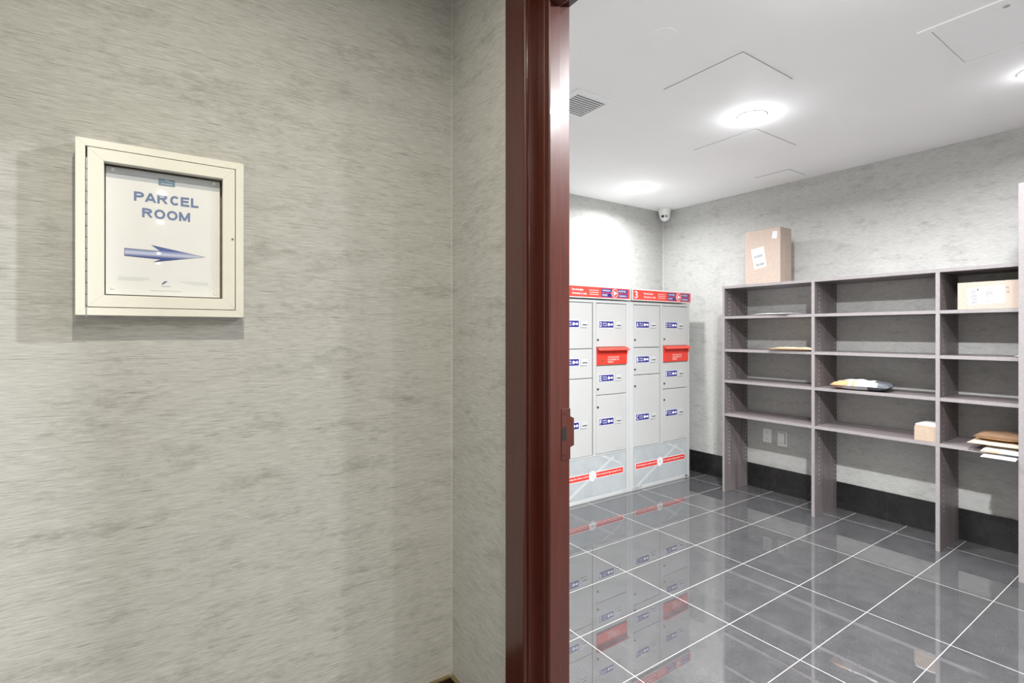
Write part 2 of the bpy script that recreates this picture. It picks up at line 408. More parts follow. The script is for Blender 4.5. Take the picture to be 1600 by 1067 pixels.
skirt('baseboard_corridor_left', LEFTX, LEFTX + .012, REARY, YS - .012, mat='skirt_hall', h=.201)
skirt('baseboard_corridor_right_rear', X1 - .012, X1, REARY, OY0 - .12, mat='skirt_hall', h=.201)

# ------------------------------------------------------------------ door frame (no leaf in sight)
door = empty('door_1', (X1, OY1, 0), kind='structure')
XF, XB = .765, .915
CW = .082
top = OZ + .008 + CW
def hprism(mb_, pts, z0, z1, m):     # plan outline extruded upward
    return mb_.prism(Fr((0, 0, 0), (1, 0, 0), (0, 1, 0)), pts, z0, z1, m)
for side, (ya, sgn) in {'a': (OY1, 1), 'b': (OY0, -1)}.items():
    y = lambda d: ya + sgn * d
    z1 = OZ
    mb = MB(); pts = [(X1 - .004, y(0)), (XB - .004, y(0)), (XB - .004, y(.021)), (X1 - .004, y(.021))]
    hprism(mb, pts if sgn > 0 else pts[::-1], 0, OZ + .021, 'wood'); j = mb.build('jamb', door, bevel=.0015)
    # corridor side casing with a rounded inner bead
    pts = [(X1, y(.006)), (XF + .006, y(.0045))] + [(XF + .006 - .006 * math.sin(a), y(.0045 + .007 - .007 * math.cos(a))) for a in (.4, .8, 1.2, 1.57)] + \
          [(XF, y(.090)), (XF + .003, y(.093)), (X1, y(.093))]
    mb = MB(); hprism(mb, pts if sgn > 0 else pts[::-1], 0, top, 'wood'); mb.build('casing', door, bevel=.001)
    mb = MB(); mb.box(X2, XB, y(.006), y(.093), 0, OZ + .006, 'wood'); mb.build('casing', door, bevel=.003)
    mb = MB(); pts = [(.806, y(.001)), (.806, y(-.0220)), (.8075, y(-.0232)), (.8075, y(-.0405)), (.8105, y(-.0433)), (.8420, y(-.0433)), (.8435, y(-.0418)), (.8435, y(.001))]
    hprism(mb, pts[::-1] if sgn > 0 else pts, 0, OZ, 'wood'); mb.build('door_stop', door)
    mb = MB(); pts = [(.8435, y(.001)), (.8435, y(-.030)), (.8490, y(-.026)), (.8490, y(.001))]
    hprism(mb, pts[::-1] if sgn > 0 else pts, 0, OZ, 'gasket'); mb.build('door_seal', door)
mb = MB(); mb.box(X1 - .004, XB - .004, OY0 - .021, OY1 + .021, OZ, OZ + .021, 'wood'); mb.build('head_jamb', door, bevel=.0015)
mb = MB(); mb.box(XF, X1, OY0 - .0045, OY1 + .0045, OZ + .006, top, 'wood'); mb.build('head_casing', door, bevel=.001)
mb = MB(); mb.box(X2, XB, OY0 - .093, OY1 + .093, OZ + .006, top, 'wood'); mb.build('head_casing', door, bevel=.003)
mb = MB(); mb.box(.806, .8435, OY0 + .0433, OY1 - .0433, OZ - .045, OZ, 'wood'); mb.build('head_stop', door, bevel=.002)
fj = frY(OY1)
mb = MB(); mb.prism(fj, [(.882, .954), (.913, .954), (.913, .985), (.926, .989), (.926, 1.062), (.913, 1.068), (.913, 1.089), (.882, 1.089)], -.002, .0012, 'wood')
sp = mb.build('strike_plate', door, bevel=.0006); sp['label'] = 'painted strike plate with a latch hole'
mb = MB(); mb.prism(fj, [(.884, 1.007), (.898, 1.004), (.898, 1.041), (.888, 1.041), (.884, 1.034)], .0012, .0016, 'black'); mb.build('latch_hole', sp)
for z in (1.077, .966):
    mb = MB(); mb.cyl(fj, .895, z, .0042, .0012, .002, 'wood'); mb.slab(fj, .892, .898, z - .0005, z + .0005, .002, .0022, 'black'); mb.build('screw', sp)

# ------------------------------------------------------------------ framed parcel room sign
fs_ = frY(YS)
sign = empty('sign_case', (.02, YS, 1.36), 'cream framed glazed notice case reading PARCEL ROOM with a blue arrow', 'sign')
D = YS - 1.418
x0, x1, z0, z1 = -.138, .180, 1.3285, 1.7055
a0, a1, b0, b1 = -.1215, .1625, 1.345, 1.6895
def rim(mb_, fr, U0, U1, V0, V1, u0, u1, v0, v1, w0, w1, m):   # mitred picture-frame ring
    O = [(U0, V0), (U1, V0), (U1, V1), (U0, V1)]; I = [(u0, v0), (u1, v0), (u1, v1), (u0, v1)]
    for k in range(4):
        j = (k + 1) % 4; mb_.prism(fr, [O[k], O[j], I[j], I[k]], w0, w1, m)
mb = MB(); rim(mb, fs_, x0, x1, z0, z1, a0, a1, b0, b1, 0, D, 'frame'); mb.build('outer_frame', sign, bevel=.0006)
mb = MB(); mb.slab(fs_, a0, a1, b0, b1, 0, .004, 'backing'); mb.build('backboard', sign)
g0, g1, h0, h1 = -.0905, .135, 1.3725, 1.662
mb = MB(); rim(mb, fs_, a0 + .0035, a1 - .0016, b0 + .0016, b1 - .0016, g0, g1, h0, h1, .024, D, 'frame'); dr = mb.build('glazed_door', sign, bevel=.0006)
mb = MB(); mb.slab(fs_, g0 - .004, g1 + .004, h0 - .004, h1 + .004, .0335, .0345, 'glass'); mb.build('glass_pane', dr)
mb = MB(); mb.slab(fs_, a0, a1, b0, b1, .0045, .0048, 'gap')
mb = MB()
for k in range(14): mb.cyl(Fr((a0 + .0018, YS - D + .001, b0 + .003 + k * .0243), (1, 0, 0), (0, 1, 0)), 0, 0, .0016, 0, -.0225, 'chrome', 8)
mb.build('hinge', sign)
mb = MB(); mb.cyl(fs_, .1555, 1.518, .0034, D, D + .001, 'chrome'); mb.cyl(fs_, .1555, 1.518, .0016, D + .001, D + .0014, 'black'); mb.build('lock', dr)
mb = MB(); ps0, ps1, pt0, pt1 = -.0885, .1305, 1.376, 1.658
WP = .022
mb.slab(fs_, ps0, ps1, pt0, pt1, WP - .001, WP, 'sheet')
mb.slab(fs_, ps0, ps1, 1.634, pt1, WP, WP + .0002, 'band')
f2 = Fr(fs_.p(0, 0, WP), fs_.U, fs_.V)
k = 1.008
mb.slab(f2, .007, .039, 1.631, 1.646, .0002, .0005, 'logo'); mb.prism(f2, [(.010, 1.642), (.020, 1.6435), (.036, 1.640), (.022, 1.6445)], .0005, .0007, 'white')
mb.slab(f2, .012, .034, 1.6345, 1.6355, .0005, .0007, 'white')
block(mb, f2, 'PARCEL', -.0385, 1.5885, .0215, .125, 'signtext')
block(mb, f2, 'ROOM', -.0235, 1.5530, .0215, .093, 'signtext')
def arrow_pts(g): return [(-.055 - g, 1.4635 - g), (.012, 1.4605 - g), (-.002 - 2 * g, 1.4535 - g * 1.4), (.097 + 4 * g, 1.4725), (-.005 - 2 * g, 1.4905 + g * 1.4), (.011, 1.4785 + g), (-.055 - g, 1.4795 + g)]
mb.prism(f2, arrow_pts(.0008), 0, .0003, 'darkprint'); mb.prism(f2, arrow_pts(0), .0003, .0005, 'arrow')
mb.prism(f2, [(.013, 1.4035), (.0145, 1.4020), (.0245, 1.4090), (.023, 1.4105), (.0185, 1.4098)], 0, .0003, 'signtext')
mb.prism(f2, [(.013, 1.4038), (.0150, 1.4025), (.0225, 1.4090)], 0.0003, .0004, 'darkprint')
mb.slab(f2, .0125, .031, 1.3975, 1.3987, 0, .0003, 'greyprint')
mb.slab(f2, -.009, .052, 1.387, 1.3880, 0, .0003, 'band')
for i, (ua, ub) in enumerate(((-.067, -.010), (-.067, -.010), (-.067, -.022))): mb.slab(f2, ua, ub, 1.4145 - i * .0028, 1.4151 - i * .0028, 0, .0003, 'band')
for i, (ua, ub) in enumerate(((.049, .106), (.060, .106), (.072, .108))): mb.slab(f2, ua, ub, 1.4100 - i * .0028, 1.4106 - i * .0028, 0, .0003, 'band')
sh = mb.build('printed_notice', sign); sh['label'] = 'white sheet printed PARCEL ROOM above a blue arrow'
for u, v in ((ps0 + .012, pt0 + .014), (ps1 - .010, pt0 + .010), (ps0 + .012, pt1 - .006), (ps1 - .012, pt1 - .006)):
    mb = MB(); mb.cyl(f2, u, v, .004, 0, .002, 'plate', 16, .003); mb.build('push_pin', sh)

# ------------------------------------------------------------------ parcel locker modules
YF = 2.903
def locker(x0, num, label):
    x1 = x0 + .783
    fr = frY(YF)
    r = empty('parcel_locker', ((x0 + x1) / 2, YM - .2, 0), label, 'parcel locker')
    # steel body: shell, with rims standing around the doors
    mb = MB(); mb.box(x0, x1, YF + .022, YM - .013, .0, 1.545, 'steel_rim')
    mb.slab(fr, x0, x0 + .052, .0, 1.545, -.022, 0, 'steel_rim'); mb.slab(fr, x1 - .030, x1, 0, 1.545, -.022, 0, 'steel_rim')
    mb.slab(fr, x0 + .052, x1 - .030, 1.523, 1.545, -.022, 0, 'steel_rim')
    mb.slab(fr, x0 + .052, x1 - .030, 0, .030, -.022, 0, 'steel_rim')
    mb.slab(fr, x0 + .052, x1 - .030, .338, .347, -.022, -.001, 'steel_rim')
    mb.slab(fr, x0 + .3865, x0 + .420, .347, 1.523, -.022, -.001, 'steel')
    mb.slab(fr, x0 + .052, x1 - .030, .347, 1.523, -.022, -.020, 'seam')
    mb.build('body', r, bevel=.0015)
    # header
    mb = MB(); hf = frY(YF - .022); h0, h1 = x0 + .018, x1 - .008
    mb.box(h0, h1, YF - .020, YM - .10, 1.553, 1.640, 'steel_rim'); mb.slab(hf, h0, h1, 1.556, 1.648, -.002, 0, 'white')
    mb.slab(hf, h0 + .006, h1 - .006, 1.5605, 1.6405, 0, .0004, 'hdr')
    f = Fr(hf.p(0, 0, .0004), hf.U, hf.V); m = 1.6005
    mb.text(f, num, h0 + .042, m, .058, 'white', .0004, width=.036, bold=.01, center=True)
    mb.text(f, 'Parcel locker', h0 + .135, m + .006, .016, 'white', .0004, width=.115, bold=.015)
    mb.text(f, 'Armoire à colis', h0 + .135, m - .022, .016, 'white', .0004, width=.145, bold=.015)
    for i in range(3): mb.slab(f, h0 + .310, h0 + .405, m + .012 - i * .016, m + .017 - i * .016, 0, .0004, 'pinkwhite')
    u = h0 + .435
    mb.slab(f, u, u + .125, m + .003, m + .032, 0, .0004, 'blue'); mb.slab(f, u, u + .125, m - .032, m - .003, 0, .0004, 'blue')
    mb.slab(f, u + .175, u + .290, m + .003, m + .032, 0, .0004, 'blue'); mb.slab(f, u + .175, u + .290, m - .032, m - .003, 0, .0004, 'blue')
    for t_, uu, vv, wd in (('CANADA', u + .010, m + .011, .088), ('POST', u + .010, m - .025, .058), ('POSTES', u + .190, m + .011, .080), ('CANADA', u + .190, m - .025, .088)):
        mb.text(f, t_, uu, vv, .0135, 'white', .0008, width=wd, bold=.02)
    mb.cyl(f, u + .146, m, .040, 0, .0006, 'hdr', 28); mb.ring(f, u + .146, m, .031, .034, .0006, .0009, 'white')
    mb.prism(f, [(u + .128, m + .022), (u + .172, m), (u + .128, m - .022), (u + .142, m)], .0006, .001, 'white')
    mb.slab(f, u + .120, u + .142, m - .002, m + .002, .0006, .001, 'white')
    mb.build('header_sign', r)
    ca, cb = (x0 + .055, x0 + .378), (x0 + .422, x0 + .751)
    doors = [('A', ca, 1.1705, 1.518, 1.357, 1.232), ('B', ca, .945, 1.1655, 1.069, .988), ('C', ca, .350, .940, .592, .852),
             ('D', cb, 1.180, 1.518, 1.355, 1.235), ('E', cb, .807, 1.033, .935, .853), ('F', cb, .350, .802, .595, .713)]
    for L, (u0, u1), v0, v1, lz, kz in doors:
        mb = MB(); mb.slab(fr, u0, u1, v0, v1, -.018, -.0005, 'steel')
        d = mb.build('compartment_door', r, bevel=.0025); d['label'] = 'grey steel compartment door %s' % L
        q = u0 + .0265
        if q: 
            mb = MB(); mb.slab(fr, q - .004, q + .163, lz - .028, lz + .028, -.0005, .0003, 'white'); mb.slab(fr, q, q + .159, lz - .025, lz + .025, .0003, .0008, 'blue')
            f = Fr(fr.p(0, 0, .0008), fr.U, fr.V)
            mb.text(f, L, q + .018, lz, .036, 'white', .0004, width=.022, bold=.015, center=True)
            mb.text(f, 'PARCEL', q + .040, lz + .004, .010, 'white', .0004, width=.046, bold=.01)
            mb.text(f, 'COLIS', q + .040, lz - .013, .010, 'white', .0004, width=.046, bold=.01)
            mb.cyl(f, q + .106, lz, .012, 0, .0005, 'white', 18, .012); mb.prism(f, [(q + .108, lz + .009), (q + .128, lz + .0025), (q + .128, lz - .0025), (q + .108, lz - .009)][::-1], 0, .0007, 'white')
            mb.cyl(f, q + .140, lz, .010, 0, .0005, 'white', 18); mb.slab(f, q + .124, q + .140, lz - .0025, lz + .0025, 0, .0008, 'white')
            mb.build('key_label', d)
            mb = MB(); s0, s1 = q + .176, q + .242
            mb.slab(fr, s0, s1, lz - .030, lz - .0265, -.0005, .0004, 'seam'); mb.slab(fr, s0, s0 + .0028, lz - .030, lz + .020, -.0005, .0004, 'greyprint')
            mb.slab(fr, s0 + .003, s1 + .002, lz - .0265, lz + .022, -.0005, .0015, 'steel_rim')
            mb.slab(fr, s0 + .018, s1, lz - .010, lz - .003, .0015, .0019, 'black')
            mb.build('key_slot', d)
        mb = MB(); lu = u0 + .014
        mb.cyl(fr, lu, kz, .0085, -.0005, .006, 'lock', 18, .0075); mb.slab(fr, lu - .001, lu + .001, kz - .005, kz + .005, .006, .0063, 'black')
        mb.build('lock', d)
    # red outgoing mail slot
    u0, u1 = cb
    mb = MB(); mb.slab(fr, u0 - .003, u1 + .003, 1.036, 1.176, -.019, -.001, 'steel_rim')
    mb.slab(fr, u0, u1, 1.041, 1.117, -.001, .010, 'red'); mb.slab(fr, u0, u1, 1.117, 1.170, -.001, .002, 'red')
    mb.slab(fr, u0, u0 + .007, 1.117, 1.172, -.001, .014, 'red'); mb.slab(fr, u1 - .007, u1, 1.117, 1.172, -.001, .014, 'red')
    for i, (tx, wd) in enumerate((('OUTGOING MAIL', .130), ('COURRIER DE', .124), ('DÉPART', .064))):
        mb.text(Fr(fr.p(0, 0, .010), fr.U, fr.V), tx, u0 + .112, 1.092 - i * .019, .0155 if tx[1] == 'É' else .012, 'pinkwhite', .0005, width=wd, bold=.015)
    ms = mb.build('mail_slot', r, bevel=.001); ms['label'] = 'red outgoing mail slot with hooded flap'
    mb = MB(); g = Fr((0, 0, 0), (0, -1, 0), (0, 0, 1)); 
    prof = [(0, 1.176), (.010, 1.177), (.040, 1.158), (.042, 1.152), (.038, 1.151), (.010, 1.166), (0, 1.166)]
    n = len(prof); P = [(u0 - .002, YF - a, z) for a, z in prof] + [(u1 + .004, YF - a, z) for a, z in prof]
    mb.add(P, [tuple(range(n)), tuple(range(2 * n - 1, n - 1, -1))] + [(i, n + i, n + (i + 1) % n, (i + 1) % n) for i in range(n)], 'red')
    hd = Fr((0, YF - .011, 1.177), (1, 0, 0), Vector((0, .030, .019))); 
    mb.build('flap', ms, bevel=.0008)
    mb = MB(); mb.cyl(fr, u0 + .052, 1.075, .0085, .010, .013, 'chrome', 18); mb.cyl(fr, u0 + .054, 1.076, .004, .013, .0135, 'black', 12); mb.build('lock', ms)
    # kick panel
    mb = MB(); mb.slab(fr, x0 + .056, x1 - .034, .032, .336, -.018, -.002, 'kick')
    mb.prism(fr, [(x0 + .085, .034), (x0 + .125, .034), (x0 + .62, .300), (x0 + .60, .315)], -.002, -.0016, 'kick_beam')
    mb.prism(fr, [(x0 + .46, .334), (x0 + .50, .334), (x0 + .70, .250), (x0 + .70, .236)], -.002, -.0014, 'kick_beam')
    a, b = x0 + .083, x0 + .715
    mb.slab(fr, a - .004, b + .004, .166, .216, -.0016, -.0011, 'white'); mb.slab(fr, a, b, .170, .212, -.0011, -.0006, 'red')
    cc = x0 + .382
    f = Fr(fr.p(0, 0, -.0006), fr.U, fr.V)
    mb.text(f, 'Delivering the online world', a + .014, .183, .018, 'white', .0004, width=.232, bold=.012)
    mb.text(f, "Du monde en ligne jusqu'à vous", cc + .050, .183, .018, 'white', .0004, width=.265, bold=.012)
    mb.cyl(f, cc, .190, .039, 0, .0008, 'white', 28); mb.ring(f, cc, .190, .030, .0325, .0008, .0012, 'greyprint')
    mb.slab(f, cc - .012, cc + .012, .178, .206, .0008, .0012, 'greyprint'); mb.slab(f, cc - .009, cc + .009, .181, .203, .0012, .0014, 'white')
    for i in range(3): mb.slab(f, cc - .007, cc + .007, .184 + i * .007, .187 + i * .007, .0014, .0016, 'greyprint')
    mb.prism(f, [(cc + .018, .164), (cc + .024, .168), (cc + .036, .148), (cc + .030, .145)], .0008, .0012, 'greyprint')
    mb.build('kick_panel', r)
    f = Fr(fr.p(0, 0, 0), fr.U, fr.V)
    mb = MB(); mb.text(f, 'Canadä', x0 + .625, .366, .020, 'greyprint', .0003, width=.072); mb.build('wordmark', r)
    mb = MB(); mb.slab(f, x1 - .062, x1 - .030, .008, .024, 0, .0006, 'lock' if num == '3' else 'greyprint'); mb.text(Fr(f.p(0, 0, .0006), f.U, f.V), 'CM', x1 - .057, .011, .010, 'greyprint' if num == '3' else 'white', .0003); mb.build('maker_plate', r)
    if num == '3':
        mb = MB(); mb.text(f, 'LD00173', x0 + .042, .006, .018, 'darkprint', .0003, width=.11); mb.build('serial_number', r)
    return r
locker(3.167, '3', 'grey parcel locker module numbered 3, nearest the corner and shelves')
locker(2.382, '2', 'grey parcel locker module partly hidden by door frame, left of the one numbered 3')

# ------------------------------------------------------------------ shelving
SXF = 3.800
sh = empty('shelving_unit', (3.97, 1.6, 0), 'low ash laminate pigeonhole shelving along the wall with three bays', 'shelving')
UP = [(2.459, 2.477), (1.764, 1.785), (1.0625, 1.083)]
for i, (ya, yb) in enumerate(UP):
    mb = MB(); mb.box(SXF + .0015, XW - .012, ya, yb, 0, 1.647, 'lam_drilled').box(SXF, SXF + .0015, ya, yb, 0, 1.647, 'edge')
    mb.build('upright', sh)
mb = MB(); mb.box(SXF + .0015, XW, .705, 2.477, 1.647, 1.667, 'lam_h').box(SXF, SXF + .0015, .705, 2.477, 1.647, 1.667, 'edge'); mb.build('top_board', sh)
BAYS = [(1.785, 2.459), (1.083, 1.764), (.705, 1.0625)]
for ya, yb in BAYS:
    for z in (1.423, 1.158, .908, .638):
        mb = MB(); mb.box(SXF + .0025, XW - .001, ya + .0005, yb - .0005, z - .020, z, 'lam_h').box(SXF + .001, SXF + .0025, ya + .0005, yb - .0005, z - .020, z, 'edge'); mb.build('shelf', sh)
tall = empty('tall_shelving_unit', (3.91, .4, 0), 'tall ash laminate storage unit at right edge, beyond the low shelving', 'shelving')
mb = MB(); mb.box(3.6815, XW - .012, .672, .703, 0, 2.065, 'lam_v').box(3.680, 3.6815, .672, .703, 0, 2.065, 'edge'); mb.build('side_panel', tall)
mb = MB(); mb.box(3.680, XW - .012, -.25, -.219, 0, 2.065, 'lam_v'); mb.build('side_panel', tall, bevel=.001)
mb = MB(); mb.box(3.682, XW - .012, -.219, .672, 2.034, 2.065, 'lam_h'); mb.build('top_board', tall, bevel=.001)
for z in (.10, .50, .90, 1.30, 1.70):
    mb = MB(); mb.box(3.684, XW - .012, -.219, .672, z - .02, z, 'lam_h'); mb.build('shelf', tall, bevel=.001)

# ------------------------------------------------------------------ parcels and envelopes
fx = lambda x: frX(x)
def sticker(mb_, fr, u, v, wd, ht, rot, m='label', w0=0.0, w1=.0005):
    c_, s_ = math.cos(rot), math.sin(rot); g_ = Fr(fr.p(u, v, w0), fr.U * c_ + fr.V * s_, fr.V * c_ - fr.U * s_)
    mb_.slab(g_, -wd / 2, wd / 2, -ht / 2, ht / 2, 0, w1 - w0, m); return Fr(g_.p(0, 0, w1 - w0), g_.U, g_.V)
def bars(mb_, g_, u0, u1, v0, v1, n, vertical=True, seed=1, m='bars'):
    rr = random.Random(seed); L = (u1 - u0) if vertical else (v1 - v0); st = L / n
    for i in range(n):
        a = i * st; b = a + st * rr.uniform(.3, .7)
        if vertical: mb_.slab(g_, u0 + a, u0 + b, v0, v1, 0, .0002, m)
        else: mb_.slab(g_, u0, u1, v0 + a, v0 + b, 0, .0002, m)
# tall box on top of the shelving
BX = 3.835; f = fx(BX)
r = empty('cardboard_box', (BX + .08, 2.163, 1.667), 'upright tan cardboard box standing on top of the shelving', 'box')
mb = MB(); mb.box(BX, BX + .160, 2.023, 2.303, 1.667, 2.081, 'card'); mb.box(BX + .0005, BX + .1595, 2.024, 2.302, 2.081, 2.0825, 'card2'); bxo = mb.build('carton', r, bevel=.002)
mb = MB(); g_ = sticker(mb, f, -2.189, 1.867, .102, .158, math.radians(9.0), w0=.0002, w1=.0008)
bars(mb, g_, -.040, .030, .004, .024, 20, seed=3); bars(mb, g_, -.040, .035, -.062, -.040, 24, seed=4)
for i in range(3): mb.slab(g_, -.040, .005 + .01 * i, -.014 - i * .007, -.011 - i * .007, 0, .0002, 'band')
mb.slab(g_, .036, .042, .006, .026, 0, .0002, 'greyprint')
mb.build('shipping_label', r)
mb = MB(); g_ = sticker(mb, f, -2.066, 2.028, .037, .054, math.radians(-7), w0=.0002, w1=.0008); bars(mb, g_, -.004, .004, -.018, .018, 9, False, 5, 'band'); mb.build('small_sticker', r)
mb = MB(); fsd = frY(2.023); mb.slab(fsd, BX + .055, BX + .105, 1.668, 2.080, .0001, .0006, 'card'); mb.build('packing_tape', r)
# box in the right bay, top shelf
BX = 3.815; f = fx(BX)
r = empty('cardboard_box', (BX + .1, .85, 1.423), 'long tan cardboard box with big white barcode label in the upper right bay', 'box')
mb = MB(); mb.box(BX, BX + .20, .708, .985, 1.4232, 1.577, 'card'); mb.build('carton', r, bevel=.002)
mb = MB(); g_ = sticker(mb, f, -.861, 1.4995, .156, .098, math.radians(2.6), w0=.0002, w1=.0008)
bars(mb, g_, -.064, -.038, -.040, .036, 22, False, 6); bars(mb, g_, -.002, .030, -.040, .040, 30, False, 7)
for i, (a, b) in enumerate(((-.028, -.016), (-.028, -.010), (-.028, -.012))): mb.slab(g_, a, b, -.02 + i * .012, -.016 + i * .012, 0, .0002, 'band')
for i in range(4): mb.slab(g_, .040, .062, -.03 + i * .012, -.027 + i * .012, 0, .0002, 'band')
mb.slab(g_, .062, .068, .028, .042, 0, .0002, 'greyprint'); mb.slab(g_, -.036, -.030, .030, .040, 0, .0002, 'darkprint'); mb.slab(g_, -.010, -.004, -.040, -.034, 0, .0002, 'greyprint')
mb.build('shipping_label', r)
mb = MB(); g_ = Fr(f.p(0, 0, .0002), f.U, f.V); mb.text(g_, 'PS', -.778, 1.531, .010, 'darkprint', .0004); mb.text(g_, 'IE', -.774, 1.508, .010, 'darkprint', .0004); mb.build('printed_marking', r)
# small open box, middle bay, lowest shelf
BX = 3.815; r = empty('cardboard_box', (BX + .07, 1.14, .638), 'small tan cardboard box on the lowest shelf of middle bay', 'box')
mb = MB(); mb.prism(frY(1.0845), [], 0, 0, 'card2') if False else None
f = fx(BX)
pts = [(-1.192, .6382), (-1.0842, .6382), (-1.0842, .728), (-1.178, .7325), (-1.189, .727), (-1.192, .718)]
mb = MB(); mb.prism(f, pts, -.14, 0, 'card2'); mb.build('carton', r, bevel=.001)
mb = MB(); mb.prism(f, [(-1.185, .7325), (-1.0842, .7285), (-1.0842, .734), (-1.10, .7395), (-1.13, .7425), (-1.17, .7425), (-1.186, .738)], -.138, .001, 'envelope'); mb.build('white_flap', r)

def pillow(name, L, W, Tk, mats, loc, rot, pinch=.0, seed=1, nx=18, ny=14, parent=None, flat=.35, droop=None):
    """soft flat packet, x along length, y along width; z=0 is its lowest point"""
    rr = random.Random(seed); mb_ = MB(); ph = [rr.uniform(0, 6.28) for _ in range(6)]
    def prof(a): return (1 - abs(a) ** 2.4) ** flat if abs(a) < 1 else 0
    R = Matrix.Rotation(rot[2], 3, 'Z') @ Matrix.Rotation(rot[1], 3, 'Y') @ Matrix.Rotation(rot[0], 3, 'X')
    top_, bot = [], []
    for j in range(ny + 1):
        for i in range(nx + 1):
            a, b = 2 * i / nx - 1, 2 * j / ny - 1
            t_ = prof(a) * prof(b); wv = .10 * Tk * (math.sin(5 * a + ph[0]) * math.cos(4 * b + ph[1]) + .6 * math.sin(9 * a + 7 * b + ph[2]))
            x, y = a * L / 2 * (1 - .04 * abs(b) ** 3 * pinch), b * W / 2
            dz = droop(a, b) if droop else 0
            zt = .45 * Tk + t_ * (.5 * Tk + wv) + dz; zb = .45 * Tk - t_ * (.45 * Tk) + .0008 + dz
            top_.append(R @ Vector((x, y, zt)) + Vector(loc)); bot.append(R @ Vector((x, y, zb)) + Vector(loc))
    n1 = (nx + 1); base = len(top_)
    ft, fb = {}, []
    for j in range(ny):
        for i in range(nx):
            q = (j * n1 + i, j * n1 + i + 1, (j + 1) * n1 + i + 1, (j + 1) * n1 + i)
            m_ = mats((2 * (i + .5) / nx - 1), (2 * (j + .5) / ny - 1), True); ft.setdefault(m_, []).append(q)
            m_ = mats((2 * (i + .5) / nx - 1), (2 * (j + .5) / ny - 1), False); ft.setdefault(m_, []).append(tuple(base + k_ for k_ in reversed(q)))
    per = [i for i in range(nx + 1)] + [j * n1 + nx for j in range(1, ny + 1)] + [ny * n1 + i for i in range(nx - 1, -1, -1)] + [j * n1 for j in range(ny - 1, 0, -1)]
    m0 = mats(0, -1, True)
    for k_ in range(len(per)):
        a, b = per[k_], per[(k_ + 1) % len(per)]; ft.setdefault(m0, []).append((a, base + a, base + b, b))
    n0 = 0
    for k_, (m_, fs2) in enumerate(ft.items()):
        if k_ == 0: mb_.add(top_ + bot, fs2, m_)
        else:
            mi = mb_.mi(m_)
            for q in fs2: mb_.f.append(q); mb_.m.append(mi)
    return mb_
# rotation: length along Y -> rotate about Z by -90 so +x -> -Y (screen right), and local -y -> -X (towards viewer)
def packet(name, label, cat, L, W, Tk, mats, x, y, z, rz=0, rx=0, ry=0, group=None, **k):
    mb_ = pillow(name, L, W, Tk, mats, (x, y, z), (rx, ry, -math.pi / 2 + rz), **k)
    return tag(mb_.build(name, origin=(x, y, z), smooth=True), label, cat, group)
def mailer_mats(a, b, top_):
    if not top_: return 'orange' if a < -.55 else ('envelope' if a < .35 else 'grey_poly')
    if a > .45: return 'grey_poly' if (b > -.75 or a > .7) else 'envelope'
    if a < -.45 and b < -.2: return 'orange'
    if b < -.45 and -.45 < a < -.05 and int(a * 40) % 3 == 0: return 'orange'
    return 'envelope'
packet('padded_mailer', 'bulging orange and white padded mailer on a middle bay shelf', 'envelope', .325, .23, .066, mailer_mats, 3.905, 1.505, .9085, rz=.10, seed=4)
packet('flat_envelope', 'thin pale envelope lying on the top shelf of left bay', 'envelope', .30, .22, .016, lambda a, b, t_: 'envelope', 3.905, 2.085, 1.4232, rz=-.14, seed=2)
packet('padded_envelope', 'manila padded envelope on the left bay shelf below the pale envelope', 'envelope', .300, .22, .026, lambda a, b, t_: 'kraft_lt' if b > -.8 else 'kraft', 3.892, 1.943, 1.1585, rz=.05, seed=6)
packet('paper_packet', 'tiny white paper packet on second shelf of right bay', 'envelope', .034, .12, .010, lambda a, b, t_: 'envelope', 3.862, .727, 1.1582, seed=9)
# pile in the right bay, lowest shelf: white ones underneath, kraft ones on top
pile = 'envelopes heaped in the right bay'
packet('document_envelope', 'white document envelope jutting over the shelf edge under the kraft envelopes', 'envelope', .138, .29, .009, lambda a, b, t_: 'envelope', 3.790, .777, .6405, rx=.13, seed=11, group=pile)
packet('striped_envelope', 'white envelope with red and blue printing between the kraft envelope and white one', 'envelope', .150, .28, .010,
       lambda a, b, t_: ('orange' if b < -.8 and a < 0 else 'band' if (b < -.5 and a > .1) else 'envelope'), 3.822, .783, .6560, rx=.085, rz=.02, seed=12, group=pile)
packet('kraft_envelope', 'pale kraft clasp envelope curling over the right bay shelf edge', 'envelope', .215, .25, .018, lambda a, b, t_: 'kraft_lt' if b < -.2 else 'kraft', 3.868, .818, .6725, rx=.03, seed=13, group=pile)
packet('kraft_envelope', 'brown kraft padded envelope topmost in the right bay pile', 'envelope', .200, .22, .040, lambda a, b, t_: 'kraft_dk' if t_ else 'kraft', 3.90, .812, .6930, rx=.01, seed=14, group=pile)

# ------------------------------------------------------------------ outlet and switch
f = fx(XW)
r = empty('wall_outlet', (XW, 2.291, .447), 'white duplex outlet plate on the wall inside the shelving, left of the switch plate', 'outlet')
mb = MB(); mb.slab(f, -2.327, -2.255, .3895, .5045, 0, .005, 'plate'); mb.build('cover_plate', r, bevel=.002)
for z in (.472, .422):
    mb = MB(); mb.slab(f, -2.307, -2.275, z - .017, z + .017, .005, .0065, 'plate')
    mb.slab(f, -2.298, -2.2965, z - .002, z + .008, .0065, .0068, 'black'); mb.slab(f, -2.2855, -2.284, z - .002, z + .008, .0065, .0068, 'black'); mb.cyl(f, -2.291, z - .009, .0025, .0065, .0068, 'black', 10)
    mb.build('socket', r, bevel=.0005)
r = empty('wall_switch', (XW, 2.168, .437), 'white rocker plate low on the wall, right of the outlet', 'switch')
mb = MB(); mb.slab(f, -2.205, -2.131, .379, .496, 0, .005, 'plate'); mb.build('cover_plate', r, bevel=.002)
